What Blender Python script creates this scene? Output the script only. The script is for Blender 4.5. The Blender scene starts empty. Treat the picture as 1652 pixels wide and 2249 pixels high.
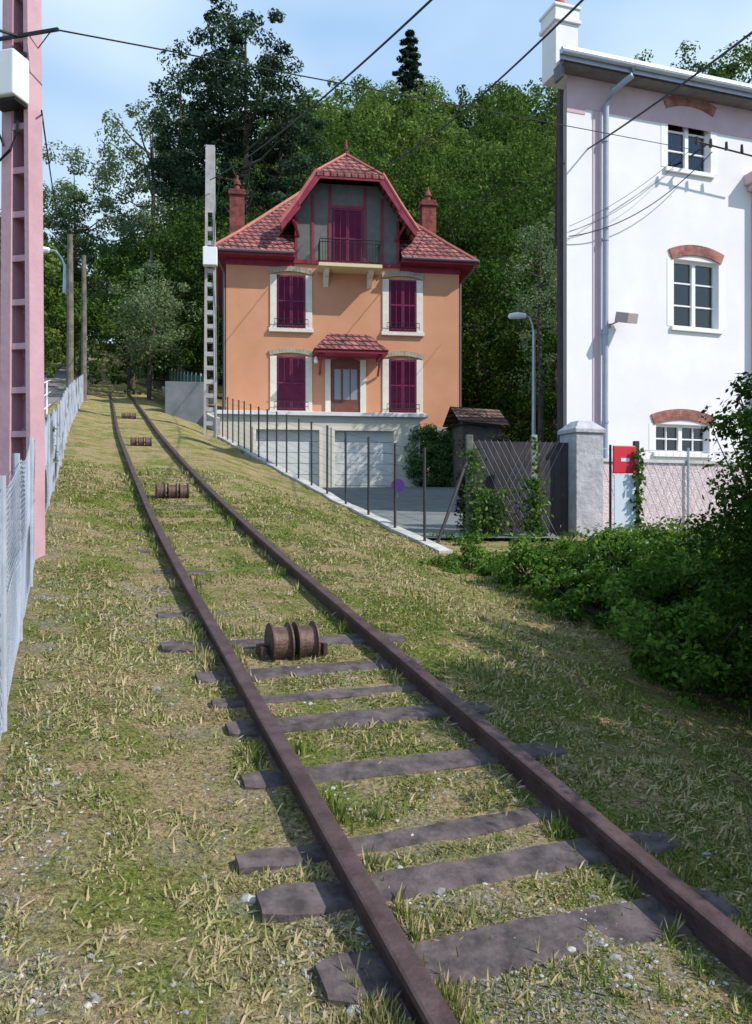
import bpy, math, random
import numpy as np
from mathutils import Vector, Matrix
rng=np.random.default_rng(7); random.seed(7)
S=bpy.context.scene; COL=S.collection

# ------------------------------------------------------------------ materials
def mat(name,c1,c2=None,rough=.8,scale=6,bump=.0,bscale=40,metal=0.0,detail=4,lo=.35,hi=.65,spec=.3):
    m=bpy.data.materials.new(name); m.use_nodes=True
    nt=m.node_tree; N=nt.nodes; L=nt.links; b=N['Principled BSDF']
    b.inputs['Roughness'].default_value=rough; b.inputs['Metallic'].default_value=metal
    b.inputs['Specular IOR Level'].default_value=spec
    b.inputs['Base Color'].default_value=(*c1,1)
    tc=N.new('ShaderNodeTexCoord')
    if c2:
        n=N.new('ShaderNodeTexNoise'); n.inputs['Scale'].default_value=scale; n.inputs['Detail'].default_value=detail
        n.inputs['Roughness'].default_value=.65
        L.new(tc.outputs['Object'],n.inputs['Vector'])
        r=N.new('ShaderNodeValToRGB'); r.color_ramp.elements[0].position=lo; r.color_ramp.elements[1].position=hi
        r.color_ramp.elements[0].color=(*c1,1); r.color_ramp.elements[1].color=(*c2,1)
        L.new(n.outputs['Fac'],r.inputs[0]); L.new(r.outputs[0],b.inputs['Base Color'])
    if bump:
        n2=N.new('ShaderNodeTexNoise'); n2.inputs['Scale'].default_value=bscale; n2.inputs['Detail'].default_value=3
        L.new(tc.outputs['Object'],n2.inputs['Vector'])
        bp=N.new('ShaderNodeBump'); bp.inputs['Strength'].default_value=bump; bp.inputs['Distance'].default_value=.02
        L.new(n2.outputs['Fac'],bp.inputs['Height']); L.new(bp.outputs[0],b.inputs['Normal'])
    return m
def leafmat(name,dark,mid,light,trans=.3,attr='tint'):
    m=bpy.data.materials.new(name); m.use_nodes=True
    nt=m.node_tree; N=nt.nodes; L=nt.links; out=N['Material Output']; N.remove(N['Principled BSDF'])
    b=N.new('ShaderNodeBsdfDiffuse')
    a=N.new('ShaderNodeAttribute'); a.attribute_name=attr
    r=N.new('ShaderNodeValToRGB'); e=r.color_ramp.elements
    e[0].color=(*dark,1); e[1].color=(*light,1); x=e.new(.5); x.color=(*mid,1)
    L.new(a.outputs['Fac'],r.inputs[0]); L.new(r.outputs[0],b.inputs['Color'])
    t=N.new('ShaderNodeBsdfTranslucent'); L.new(r.outputs[0],t.inputs['Color'])
    mx=N.new('ShaderNodeMixShader'); mx.inputs[0].default_value=trans
    L.new(b.outputs[0],mx.inputs[1]); L.new(t.outputs[0],mx.inputs[2]); L.new(mx.outputs[0],out.inputs['Surface'])
    return m
def rowmat(name,c1,c2,c3,bw,bh,mort=.02,rough=.85,bumps=.6,stain=(.35,.33,.36)):
    """brick/tile courses laid on object x(+y) and z"""
    m=mat(name,c1,rough=rough); nt=m.node_tree; N=nt.nodes; L=nt.links; b=N['Principled BSDF']
    tc=N.new('ShaderNodeTexCoord'); sx=N.new('ShaderNodeSeparateXYZ'); L.new(tc.outputs['Object'],sx.inputs[0])
    ad=N.new('ShaderNodeMath'); ad.operation='ADD'; L.new(sx.outputs[0],ad.inputs[0]); L.new(sx.outputs[1],ad.inputs[1])
    cb=N.new('ShaderNodeCombineXYZ'); L.new(ad.outputs[0],cb.inputs[0]); L.new(sx.outputs[2],cb.inputs[1])
    bt=N.new('ShaderNodeTexBrick'); bt.inputs['Scale'].default_value=1
    bt.inputs['Brick Width'].default_value=bw; bt.inputs['Row Height'].default_value=bh; bt.inputs['Mortar Size'].default_value=mort
    bt.inputs['Color1'].default_value=(*c1,1); bt.inputs['Color2'].default_value=(*c2,1); bt.inputs['Mortar'].default_value=(*c3,1)
    L.new(cb.outputs[0],bt.inputs['Vector'])
    n=N.new('ShaderNodeTexNoise'); n.inputs['Scale'].default_value=2.2; n.inputs['Detail'].default_value=8; n.inputs['Roughness'].default_value=.75
    L.new(tc.outputs['Object'],n.inputs['Vector'])
    r=N.new('ShaderNodeValToRGB'); r.color_ramp.elements[0].position=.42; r.color_ramp.elements[1].position=.58
    r.color_ramp.elements[0].color=(*stain,1); r.color_ramp.elements[1].color=(1,1,1,1); L.new(n.outputs['Fac'],r.inputs[0])
    mx=N.new('ShaderNodeMix'); mx.data_type='RGBA'; mx.blend_type='MULTIPLY'; mx.inputs[0].default_value=.8
    L.new(bt.outputs['Color'],mx.inputs[6]); L.new(r.outputs[0],mx.inputs[7]); L.new(mx.outputs[2],b.inputs['Base Color'])
    bp=N.new('ShaderNodeBump'); bp.inputs['Strength'].default_value=bumps; bp.inputs['Distance'].default_value=.04; bp.invert=True
    L.new(bt.outputs['Fac'],bp.inputs['Height']); L.new(bp.outputs[0],b.inputs['Normal'])
    return m

# ------------------------------------------------------------------ mesh helpers
class MB:
    def __init__(s): s.v=[];s.f=[];s.m=[]
    def add(s,vs,fs,mi=0):
        o=len(s.v); s.v+= [tuple(v) for v in vs]; s.f+=[tuple(i+o for i in f) for f in fs]; s.m+=[mi]*len(fs)
    def box(s,x0,x1,y0,y1,z0,z1,mi=0,M=None):
        vs=[(x,y,z) for z in (z0,z1) for y in (y0,y1) for x in (x0,x1)]
        if M is not None: vs=[M@Vector(v) for v in vs]
        s.add(vs,[(0,2,3,1),(4,5,7,6),(0,1,5,4),(2,6,7,3),(0,4,6,2),(1,3,7,5)],mi)
    def tube(s,pts,rad,n=8,mi=0,cap=True):
        pts=[Vector(p) for p in pts]; 
        if not hasattr(rad,'__len__'): rad=[rad]*len(pts)
        vs=[];fs=[]
        for i,p in enumerate(pts):
            d=(pts[min(i+1,len(pts)-1)]-pts[max(i-1,0)]).normalized()
            a=Vector((0,0,1)) if abs(d.z)<.9 else Vector((1,0,0))
            t=d.cross(a).normalized(); b=d.cross(t)
            for k in range(n):
                an=2*math.pi*k/n; vs.append(p+(t*math.cos(an)+b*math.sin(an))*rad[i])
        for i in range(len(pts)-1):
            for k in range(n):
                k2=(k+1)%n; fs.append((i*n+k,i*n+k2,(i+1)*n+k2,(i+1)*n+k))
        if cap:
            fs.append(tuple(range(n))); fs.append(tuple(range((len(pts)-1)*n+n-1,(len(pts)-1)*n-1,-1)))
        s.add(vs,fs,mi)
    def obj(s,name,mats,parent=None,smooth=False,bevel=0):
        me=bpy.data.meshes.new(name); me.from_pydata(s.v,[],s.f)
        for m in (mats if isinstance(mats,list) else [mats]): me.materials.append(m)
        me.polygons.foreach_set('material_index',s.m)
        if smooth: me.polygons.foreach_set('use_smooth',[True]*len(s.f))
        me.update(); o=bpy.data.objects.new(name,me); COL.objects.link(o)
        if parent: o.parent=parent
        if bevel:
            b=o.modifiers.new('b','BEVEL'); b.width=bevel; b.segments=2; b.limit_method='ANGLE'
        return o
def empty(name,loc=(0,0,0),ang=0):
    o=bpy.data.objects.new(name,None); COL.objects.link(o); o.location=loc; o.rotation_euler=(0,0,ang); o.empty_display_size=.2; return o
def box(name,x0,x1,y0,y1,z0,z1,m,parent=None,bevel=0):
    b=MB(); b.box(x0,x1,y0,y1,z0,z1); return b.obj(name,m,parent,bevel=bevel)
def npmesh(name,V,F,mats,tint=None,parent=None,midx=None):
    me=bpy.data.meshes.new(name); k=F.shape[1]
    me.vertices.add(len(V)); me.vertices.foreach_set('co',V.astype(np.float32).ravel())
    me.loops.add(F.size); me.loops.foreach_set('vertex_index',F.astype(np.int32).ravel())
    me.polygons.add(len(F)); me.polygons.foreach_set('loop_start',np.arange(len(F),dtype=np.int32)*k)
    try: me.polygons.foreach_set('loop_total',np.full(len(F),k,dtype=np.int32))
    except Exception: pass
    for m in mats: me.materials.append(m)
    if midx is not None: me.polygons.foreach_set('material_index',midx.astype(np.int32))
    if tint is not None:
        a=me.attributes.new('tint','FLOAT','FACE'); a.data.foreach_set('value',tint.astype(np.float32))
    me.update(calc_edges=True); o=bpy.data.objects.new(name,me); COL.objects.link(o)
    if parent: o.parent=parent
    return o
def unit(n):
    d=rng.normal(size=(n,3)); return d/np.linalg.norm(d,axis=1,keepdims=True)
class Leaves:
    def __init__(s): s.P=[];s.N=[];s.S=[];s.T=[]
    def crown(s,c,R,ncl,nlf,cr,size,shell=.55,flat=.75,tb=0.,irr=.25,lowcut=None):
        c=np.array(c,float);R=np.array(R,float)
        d=unit(ncl); rf=(shell+(1-shell)*rng.random(ncl)**.6)*(1-irr+2*irr*rng.random(ncl))
        cc=c+d*R*rf[:,None]
        ct=rng.random(ncl)
        crr=cr*(.6+.8*rng.random(ncl))
        dd=unit(ncl*nlf); rr=(.35+.65*rng.random(ncl*nlf)**.5)
        off=dd*(rr*np.repeat(crr,nlf))[:,None]; off[:,2]*=flat
        P=np.repeat(cc,nlf,0)+off
        Nn=dd*.9+unit(ncl*nlf)*.8+np.array([0,0,.35])
        s.P.append(P);s.N.append(Nn);s.S.append(size*(.6+.8*rng.random(len(P))))
        s.T.append(np.clip(.5*np.repeat(ct,nlf)+.5*rng.random(len(P))+tb,0,1))
    def pts(s,P,size,tb=0.):
        P=np.array(P); s.P.append(P); s.N.append(unit(len(P))+np.array([0,0,.3])); s.S.append(size*(.6+.8*rng.random(len(P)))); s.T.append(np.clip(rng.random(len(P))+tb,0,1))
    def data(s):
        P=np.concatenate(s.P);N=np.concatenate(s.N);Z=np.concatenate(s.S);T=np.concatenate(s.T)
        N=N/np.linalg.norm(N,axis=1,keepdims=True)
        t=np.cross(N,unit(len(P))); t/=np.linalg.norm(t,axis=1,keepdims=True)+1e-9; b=np.cross(N,t)
        z=Z[:,None]
        V=np.stack([P-t*z*.5,P+b*z*.28-t*z*.05+N*z*.06,P+t*z*.5,P-b*z*.28-t*z*.05+N*z*.06],1).reshape(-1,3)
        return V,np.arange(len(V)).reshape(-1,4),T
    def obj(s,name,m,parent=None):
        V,F,T=s.data(); return npmesh(name,V,F,[m],T,parent)
def ss(a,b,x):
    t=np.clip((x-a)/(b-a),0,1); return t*t*(3-2*t)
_h=np.random.default_rng(3).random((256,256))
def vn(x,y):
    xi=np.floor(x).astype(int); yi=np.floor(y).astype(int); fx=x-xi; fy=y-yi; fx=fx*fx*(3-2*fx); fy=fy*fy*(3-2*fy)
    g=lambda a,b:_h[a%256,b%256]
    return (g(xi,yi)*(1-fx)+g(xi+1,yi)*fx)*(1-fy)+(g(xi,yi+1)*(1-fx)+g(xi+1,yi+1)*fx)*fy
def fbm(x,y,o=4):
    s=0;a=.5
    for i in range(o): s=s+a*vn(x*2**i+17*i,y*2**i+5*i); a*=.5
    return s/(1-.5**o)

# ------------------------------------------------------------------ terrain functions (z=0 is eye level)
YD=np.arange(-40,200,.25)
def smooth(a):
    k=np.ones(17)/17; p=np.concatenate([a[0]+(np.arange(-8,0))*(a[1]-a[0]),a,a[-1]+(np.arange(1,9))*(a[-1]-a[-2])])
    return np.convolve(p,k,'valid')
_XC=smooth(np.interp(YD,[-40,0,8,12.4,19,30,42,100,200],[16.9,1.40,-1.68,-3.25,-5.65,-9.4,-13.5,-34.5,-70]))
_ZC=smooth(np.interp(YD,[-40,0,8,12.4,19,30,42,100,200],[-8.3,-1.56,-.21,.55,1.88,4.0,6.25,20.4,44]))
XC=lambda y:np.interp(y,YD,_XC); ZC=lambda y:np.interp(y,YD,_ZC)
XE=lambda y:np.interp(y,[-30,10.8,24.5,29,60],[16.9,.61,-4.87,-5.95,-5.95])
def H(X,Y,micro=True):
    X=np.asarray(X,float);Y=np.asarray(Y,float)
    u=X-XC(Y); uc=np.clip(u,-6,6)
    z=ZC(Y-.337*uc)-.108-.4*ss(1.0,3.0,u)+.09*ss(.8,1.5,-u)-.25*ss(1.85,2.5,-u)-.05*np.clip(-u-4,0,60)
    xe=XE(Y); wd=3+(.18-3)*ss(9.5,11.5,Y)
    w=ss(0,1,(X-xe-.08)/wd)*(1-ss(42,50,Y))
    zr=-.47+.07*(Y-11)
    z=z*(1-w)+zr*w
    z=z+ss(3,30,u)*.35*np.clip(Y-46,0,95)
    if micro:
        near=1-ss(20,40,Y); tk=.4+.6*ss(.6,1.1,np.abs(u))
        z=z+near*tk*((fbm(X*1.7,Y*1.7)-.5)*.06+(fbm(X*6,Y*6,3)-.5)*.045)
        z=z+(1-near)*(fbm(X*.3,Y*.3)-.5)*.5*(np.abs(u)>3)
    return z
h1=lambda x,y:float(H(x,y))

# ------------------------------------------------------------------ ground
gx=np.concatenate([np.arange(-400,-60,20),np.arange(-60,-16,2),np.arange(-16,-3.2,.25),np.arange(-3.2,4.4,.05),np.arange(4.4,9,.3),np.arange(9,60,2.),np.arange(60,420,20)])
gy=np.concatenate([np.arange(-60,.6,3.),np.arange(.6,7,.05),np.arange(7,12,.12),np.arange(12,46,.25),np.arange(46,150,2.),np.arange(150,500,20)])
GX,GY=np.meshgrid(gx,gy); GZ=H(GX,np.clip(GY,-60,160))
nx,ny=len(gx),len(gy); V=np.stack([GX,GY,GZ],-1).reshape(-1,3)
I=np.arange(nx*ny).reshape(ny,nx); F=np.stack([I[:-1,:-1],I[:-1,1:],I[1:,1:],I[1:,:-1]],-1).reshape(-1,4)
def groundmat():
    m=bpy.data.materials.new('grass_soil'); m.use_nodes=True; nt=m.node_tree;N=nt.nodes;L=nt.links;N.remove(N['Principled BSDF'])
    b=N.new('ShaderNodeBsdfDiffuse'); L.new(b.outputs[0],N['Material Output'].inputs[0])
    tc=N.new('ShaderNodeTexCoord')
    def noise(sc,de=4,ro=.65):
        n=N.new('ShaderNodeTexNoise'); n.inputs['Scale'].default_value=sc; n.inputs['Detail'].default_value=de; n.inputs['Roughness'].default_value=ro
        L.new(tc.outputs['Object'],n.inputs['Vector']); return n.outputs['Fac']
    def ramp(f,p0,p1,c0,c1):
        r=N.new('ShaderNodeValToRGB'); r.color_ramp.elements[0].position=p0; r.color_ramp.elements[1].position=p1
        r.color_ramp.elements[0].color=(*c0,1); r.color_ramp.elements[1].color=(*c1,1); L.new(f,r.inputs[0]); return r.outputs[0]
    def mix(f,a,c,bl='MIX'):
        x=N.new('ShaderNodeMix'); x.data_type='RGBA'; x.blend_type=bl
        if isinstance(f,float): x.inputs[0].default_value=f
        else: L.new(f,x.inputs[0])
        L.new(a,x.inputs[6]); L.new(c,x.inputs[7]); return x.outputs[2]
    g=ramp(noise(1.9,8,.75),.41,.55,(.175,.20,.055),(.37,.28,.165))
    fine=noise(50,4,.95)
    f=ramp(fine,.36,.64,(.16,.16,.15),(1.75,1.75,1.65))
    g=mix(.95,g,f,'MULTIPLY')
    a=N.new('ShaderNodeAttribute'); a.attribute_name='gravel'
    gr=ramp(noise(85,3,.9),.40,.64,(.08,.075,.06),(.58,.54,.48))
    ms=N.new('ShaderNodeMath'); ms.operation='MULTIPLY_ADD'; L.new(noise(4,5,.8),ms.inputs[0]); ms.inputs[1].default_value=7; ms.inputs[2].default_value=-3.8
    m2=N.new('ShaderNodeMath'); m2.operation='ADD'; m2.use_clamp=True; L.new(ms.outputs[0],m2.inputs[0]); L.new(a.outputs['Fac'],m2.inputs[1])
    m3=N.new('ShaderNodeMath'); m3.operation='MULTIPLY'; m3.use_clamp=True; L.new(m2.outputs[0],m3.inputs[0]); L.new(a.outputs['Fac'],m3.inputs[1])
    g=mix(m3.outputs[0],g,gr)
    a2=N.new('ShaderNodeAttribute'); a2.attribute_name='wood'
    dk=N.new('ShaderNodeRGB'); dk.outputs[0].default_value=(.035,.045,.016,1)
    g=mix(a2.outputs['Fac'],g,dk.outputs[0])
    L.new(g,b.inputs['Color'])
    bp=N.new('ShaderNodeBump'); bp.inputs['Strength'].default_value=1.; bp.inputs['Distance'].default_value=.03
    L.new(fine,bp.inputs['Height']); L.new(bp.outputs[0],b.inputs['Normal'])
    return m
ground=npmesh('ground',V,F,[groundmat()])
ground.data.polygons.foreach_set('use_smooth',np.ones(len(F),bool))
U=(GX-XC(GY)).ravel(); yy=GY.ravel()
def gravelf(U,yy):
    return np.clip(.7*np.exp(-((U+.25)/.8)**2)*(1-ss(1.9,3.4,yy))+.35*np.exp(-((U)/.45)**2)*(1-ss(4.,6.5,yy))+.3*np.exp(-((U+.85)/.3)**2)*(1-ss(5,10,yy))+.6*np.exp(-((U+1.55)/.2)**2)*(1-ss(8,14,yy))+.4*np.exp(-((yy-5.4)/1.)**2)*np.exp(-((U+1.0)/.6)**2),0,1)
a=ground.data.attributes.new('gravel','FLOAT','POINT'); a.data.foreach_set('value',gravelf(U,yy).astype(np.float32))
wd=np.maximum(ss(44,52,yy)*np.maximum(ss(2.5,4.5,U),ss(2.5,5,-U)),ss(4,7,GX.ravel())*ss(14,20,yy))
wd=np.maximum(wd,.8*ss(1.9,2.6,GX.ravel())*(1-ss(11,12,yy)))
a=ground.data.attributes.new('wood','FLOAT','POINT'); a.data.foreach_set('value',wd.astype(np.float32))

# ------------------------------------------------------------------ common mats
M_conc=mat('concrete',(.42,.41,.40),(.60,.59,.58),.9,3,.4,30)
M_rust=mat('rail_rust',(.060,.033,.031),(.11,.068,.065),.5,9,.25,60,metal=.25,spec=.4)
M_sleep=mat('sleeper_wood',(.045,.036,.037),(.135,.105,.105),.9,12,.35,40,detail=8)
M_roller=mat('roller_rust',(.08,.045,.036),(.15,.095,.075),.6,14,.3,60,metal=.3)
M_iron=mat('dark_iron',(.02,.02,.022),rough=.5)
M_galv=mat('galvanised',(.40,.42,.45),(.50,.52,.55),.45,5,metal=.5)
M_wood=mat('weathered_wood',(.10,.085,.07),(.2,.17,.14),.9,4,.4,20)
M_bark=mat('bark',(.05,.04,.03),(.12,.10,.08),.95,5)
M_wire=mat('wire_black',(.012,.012,.014),rough=.6)
M_white=mat('white_paint',(.75,.76,.78),(.82,.82,.83),.5,3)

# ------------------------------------------------------------------ track
track=empty('railway_track')
def tr(y,off,dz=0.):
    d=np.array([XC(y+.2)-XC(y-.2),.4]); d/=np.linalg.norm(d); n=np.array([d[1],-d[0]])
    return float(XC(y)+n[0]*off),float(y+n[1]*off),float(ZC(y))+dz,n,d
prof=[(-.055,-.14),(.055,-.14),(.055,-.125),(.012,-.11),(.010,-.035),(.033,-.028),(.034,-.004),(.026,.0),(-.026,.0),(-.034,-.004),(-.033,-.028),(-.010,-.035),(-.012,-.11),(-.055,-.125)]
for nm,off in (('left_rail',-.475),('right_rail',.475)):
    b=MB(); ys=np.concatenate([np.arange(.4,12,.4),np.arange(12,43.5,.75)]); vs=[];fs=[];n=len(prof)
    for y in ys:
        x,yy_,z,nn,_=tr(y,off)
        for (a_,h_) in prof: vs.append((x+nn[0]*a_,yy_+nn[1]*a_,z+h_))
    for i in range(len(ys)-1):
        for k in range(n): fs.append((i*n+k,i*n+(k+1)%n,(i+1)*n+(k+1)%n,(i+1)*n+k))
    b.add(vs,fs); b.obj(nm,M_rust,track)
sy=[2.36,2.70,2.94,3.42,3.90,4.20,4.55,5.02,5.7,6.3,6.9,7.7,8.5,9.3,10.3,11.8,13]
for i,y in enumerate(sy):
    x,y2,z,nn,dd=tr(y,0); b=MB(); La=random.uniform(.62,.80); Lb=random.uniform(.66,.84); W=(.095 if i==0 else random.uniform(.07,.088))*(.62 if i in(2,5) else 1)
    dz=-.118+random.uniform(.006,.014)-(.010 if y>5.2 else 0)
    segs=20; vs=[]
    rot=random.uniform(-.04,.04); n1=random.random()*9; n2=random.random()*9
    for k in range(segs+1):
        s_=-La+(La+Lb)*k/segs
        w1=W+.014*(float(vn(np.array([s_*5+n1]),np.array([n2]))[0])-.5)+random.uniform(-.003,.003); w2=W+.014*(float(vn(np.array([s_*5+n2]),np.array([n1]))[0])-.5)+random.uniform(-.003,.003)
        drop=-.012*max(0,s_-.6)/.25+(.02*ss(.5,.75,-s_))
        if k in(0,segs): w1*=.75;w2*=.6
        for (w_,h_) in((-w1,-.12),(-w1,-.002),(-w1+.010,.008),(w2-.010,.008),(w2,-.002),(w2,-.12)):
            ww=w_+s_*rot
            vs.append((x+nn[0]*s_+dd[0]*ww,y2+nn[1]*s_+dd[1]*ww,z+dz+drop+h_+w_*.155+random.uniform(-.0015,.0015)))
    fs=[]
    for k in range(segs):
        for j in range(6): fs.append((k*6+j,k*6+(j+1)%6,(k+1)*6+(j+1)%6,(k+1)*6+j))
    fs.append(tuple(range(6))); fs.append(tuple(range(segs*6+5,segs*6-1,-1)))
    b.add(vs,fs); b.obj('sleeper_%d'%i,M_sleep,track)
def roller_set(y,n=2):
    x,y2,z,nn,dd=tr(y,-.06); e=empty('cable_roller',(x,y2,z-.04),math.atan2(nn[1],nn[0]))
    b=MB()
    for k in range(n):
        c=(k-(n-1)/2)*.155
        prof_=[(-.062,.02),(-.062,.13),(-.052,.132),(-.047,.108),(-.03,.104),(.03,.104),(.047,.108),(.052,.132),(.062,.13),(.062,.02)]
        b.tube([(c+p[0],0,0) for p in prof_],[p[1] for p in prof_],32)
    b.obj('rollers',M_roller,e,smooth=False)
    b=MB(); b.tube([(-.2,0,0),(.2,0,0)],.014,10)
    for sx in(-.19,.19): b.box(sx-.012,sx+.012,-.07,.07,-.1,.0)
    b.obj('axle_frame',M_rust,e)
roller_set(4.80); roller_set(11.0,3); roller_set(17.4,3); roller_set(25,3)

# ------------------------------------------------------------------ left chain-link fence
FO=1.68
M_link=mat('galvanised_mesh',(.23,.26,.33),(.32,.35,.42),.6,3)
M_fpost=mat('fence_tube_post',(.30,.33,.39),(.42,.44,.50),.6,6)
fence=empty('chain_link_fence')
yc=np.arange(1.0,66,.05); pc=np.stack([XC(yc)-FO,yc],1); sc=np.concatenate([[0],np.cumsum(np.linalg.norm(np.diff(pc,axis=0),axis=1))]); zc_=H(XC(yc)-FO+.1,yc)
def fp(s,h):
    return np.array([np.interp(s,sc,pc[:,0]),np.interp(s,sc,pc[:,1]),np.interp(s,sc,zc_)+h])
bq=MB(); bm=MB(); PS=1.25; hh=1.02
sag=lambda s: -.05*math.sin(math.pi*((s/PS)%1))**1
s_=0.; smax=sc[-1]-1.2
while s_<smax:
    p=fp(s_,0); lean=random.uniform(-.02,.02)
    bq.tube([(p[0],p[1],p[2]-.2),(p[0]+lean,p[1],p[2]+hh+.05)],.021 if s_<12 else .028,8); s_+=PS
s_=-1.
while s_<smax:
    far=s_>16; sp=.06 if not far else .12; r=.0014 if not far else .003
    for dr in(1,-1):
        a_=max(s_,0.); q0=fp(a_ if dr>0 else s_+1.0,.02); q1=fp(s_+1.0 if dr>0 else a_,hh+sag(s_+1. if dr>0 else a_))
        qm=(q0+q1)/2; qm[0]+=.012*math.sin(s_*2.1)
        bm.tube([q0,qm,q1],r,3,cap=False)
    s_+=sp
for hgt in(.02,.5,hh):
    k=0.
    while k<smax:
        q=[fp(k+PS*j/4,hgt+(sag(k+PS*j/4) if hgt>.9 else 0)) for j in range(5)]
        bm.tube(q,.0028,4,cap=False); k+=PS
bm.obj('mesh',M_link,fence); bq.obj('posts',M_fpost,fence)

# ------------------------------------------------------------------ right kerb wall + post fence
M_kerb=mat('kerb_concrete',(.34,.32,.30),(.52,.50,.47),.9,4,.4,30)
b=MB(); ys=np.arange(10.2,25.2,.5); vs=[];fs=[]
for y in ys:
    x=float(XE(y)); z=h1(x-.15,y); zb=-.47+.07*(y-11)-.4
    vs+=[(x-.04,y,zb),(x-.04,y,z+.03),(x+.14,y+.05,z+.03),(x+.14,y+.05,zb)]
for i in range(len(ys)-1):
    for k in range(4): fs.append((i*4+k,i*4+(k+1)%4,(i+1)*4+(k+1)%4,(i+1)*4+k))
fs+=[(0,1,2,3),tuple(len(vs)-1-k for k in range(4))]
b.add(vs,fs); b.obj('retaining_wall',M_kerb)
wf=empty('wire_fence'); b=MB(); bw=MB(); M_post=mat('fence_post',(.03,.028,.03),(.06,.055,.055),.7,5)
py=[10.8,11.75,12.75,13.75,14.7,15.6,16.45,17.3,18.1,18.9,19.7,20.5,21.2,21.9,22.6,23.3,24.0]; tops=[]
for y in py:
    x=float(XE(y))+.05; z=h1(x-.2,y); hh=1.28
    b.tube([(x,y,z-.1),(x+random.uniform(-.01,.01),y,z+hh)],.022 if y<15 else .02,6); tops.append((x,y,z))
b.obj('posts',M_post,wf)
for k in range(9):
    bw.tube([(p[0],p[1],p[2]+.12+.14*k) for p in tops],.0022,3,cap=False)
bw.obj('wires',mat('green_wire',(.05,.12,.07),rough=.6),wf)
b=MB(); x,y=1.36,11.6; z=-.5
b.box(x-.05,x+.05,y-.05,y+.05,z-.3,z+1.62); ep=b.obj('concrete_fence_post',mat('dark_conc',(.10,.10,.09),(.2,.2,.18),.95,9),bevel=.01)
b=MB(); b.tube([(.78,11.0,-.62),(1.32,11.55,.75)],.025,6); b.obj('brace',M_post,wf)

# ------------------------------------------------------------------ driveway
ysd=np.arange(11.6,31.2,.4); nn_=14
VV=[]
for y in ysd:
    xa=float(XE(y))+.45; xb=2.6+.1*(y-11)
    for k in range(nn_): 
        x=xa+(xb-xa)*k/(nn_-1); VV.append((x,y,-.47+.07*(y-11)+.05))
VV=np.array(VV); I=np.arange(len(VV)).reshape(len(ysd),nn_)
npmesh('driveway',VV,np.stack([I[:-1,:-1],I[:-1,1:],I[1:,1:],I[1:,:-1]],-1).reshape(-1,4),[mat('driveway_concrete',(.11,.125,.125),(.18,.19,.185),.9,1.5,.3,40,detail=8)])

# ------------------------------------------------------------------ orange house
A=math.radians(8.4); house=empty('orange_house',(-6.02,32,0),A)
M_or=mat('orange_render',(.55,.255,.14),(.62,.30,.175),.9,.7,.15,60,detail=9)
M_shut=mat('burgundy_shutter',(.13,.012,.055),(.17,.018,.07),.5,3)
M_burg=mat('burgundy_wood',(.20,.018,.04),(.28,.03,.06),.55,3)
M_trim=mat('cream_stone',(.66,.60,.50),(.74,.69,.60),.85,4,.2,30)
M_arch=mat('arch_stone',(.30,.27,.21),(.42,.37,.28),.9,6,.3,20)
M_roof=rowmat('roof_tiles',(.50,.16,.13),(.34,.10,.10),(.04,.025,.03),.28,.23,.035,stain=(.25,.24,.27),bumps=1.)
M_chim=rowmat('chimney_brick',(.32,.07,.055),(.24,.05,.05),(.2,.12,.1),.22,.08,.008)
M_grey=mat('gable_grey',(.12,.12,.115),(.16,.155,.145),.85,3)
M_gl=mat('glass_dark',(.03,.04,.05),rough=.08,spec=.8)
M_door=mat('door_wood',(.13,.05,.035),(.18,.07,.05),.5,5)
M_stone=mat('rough_stone',(.22,.19,.165),(.38,.34,.30),.95,5,.8,10)
W=9.6;D=9.0
box('walls',0,W,0,D,3.4,10.32,M_or,house)
box('stone_base',-.04,W+.04,-.04,D+.04,.5,3.55,M_stone,house)
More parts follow.
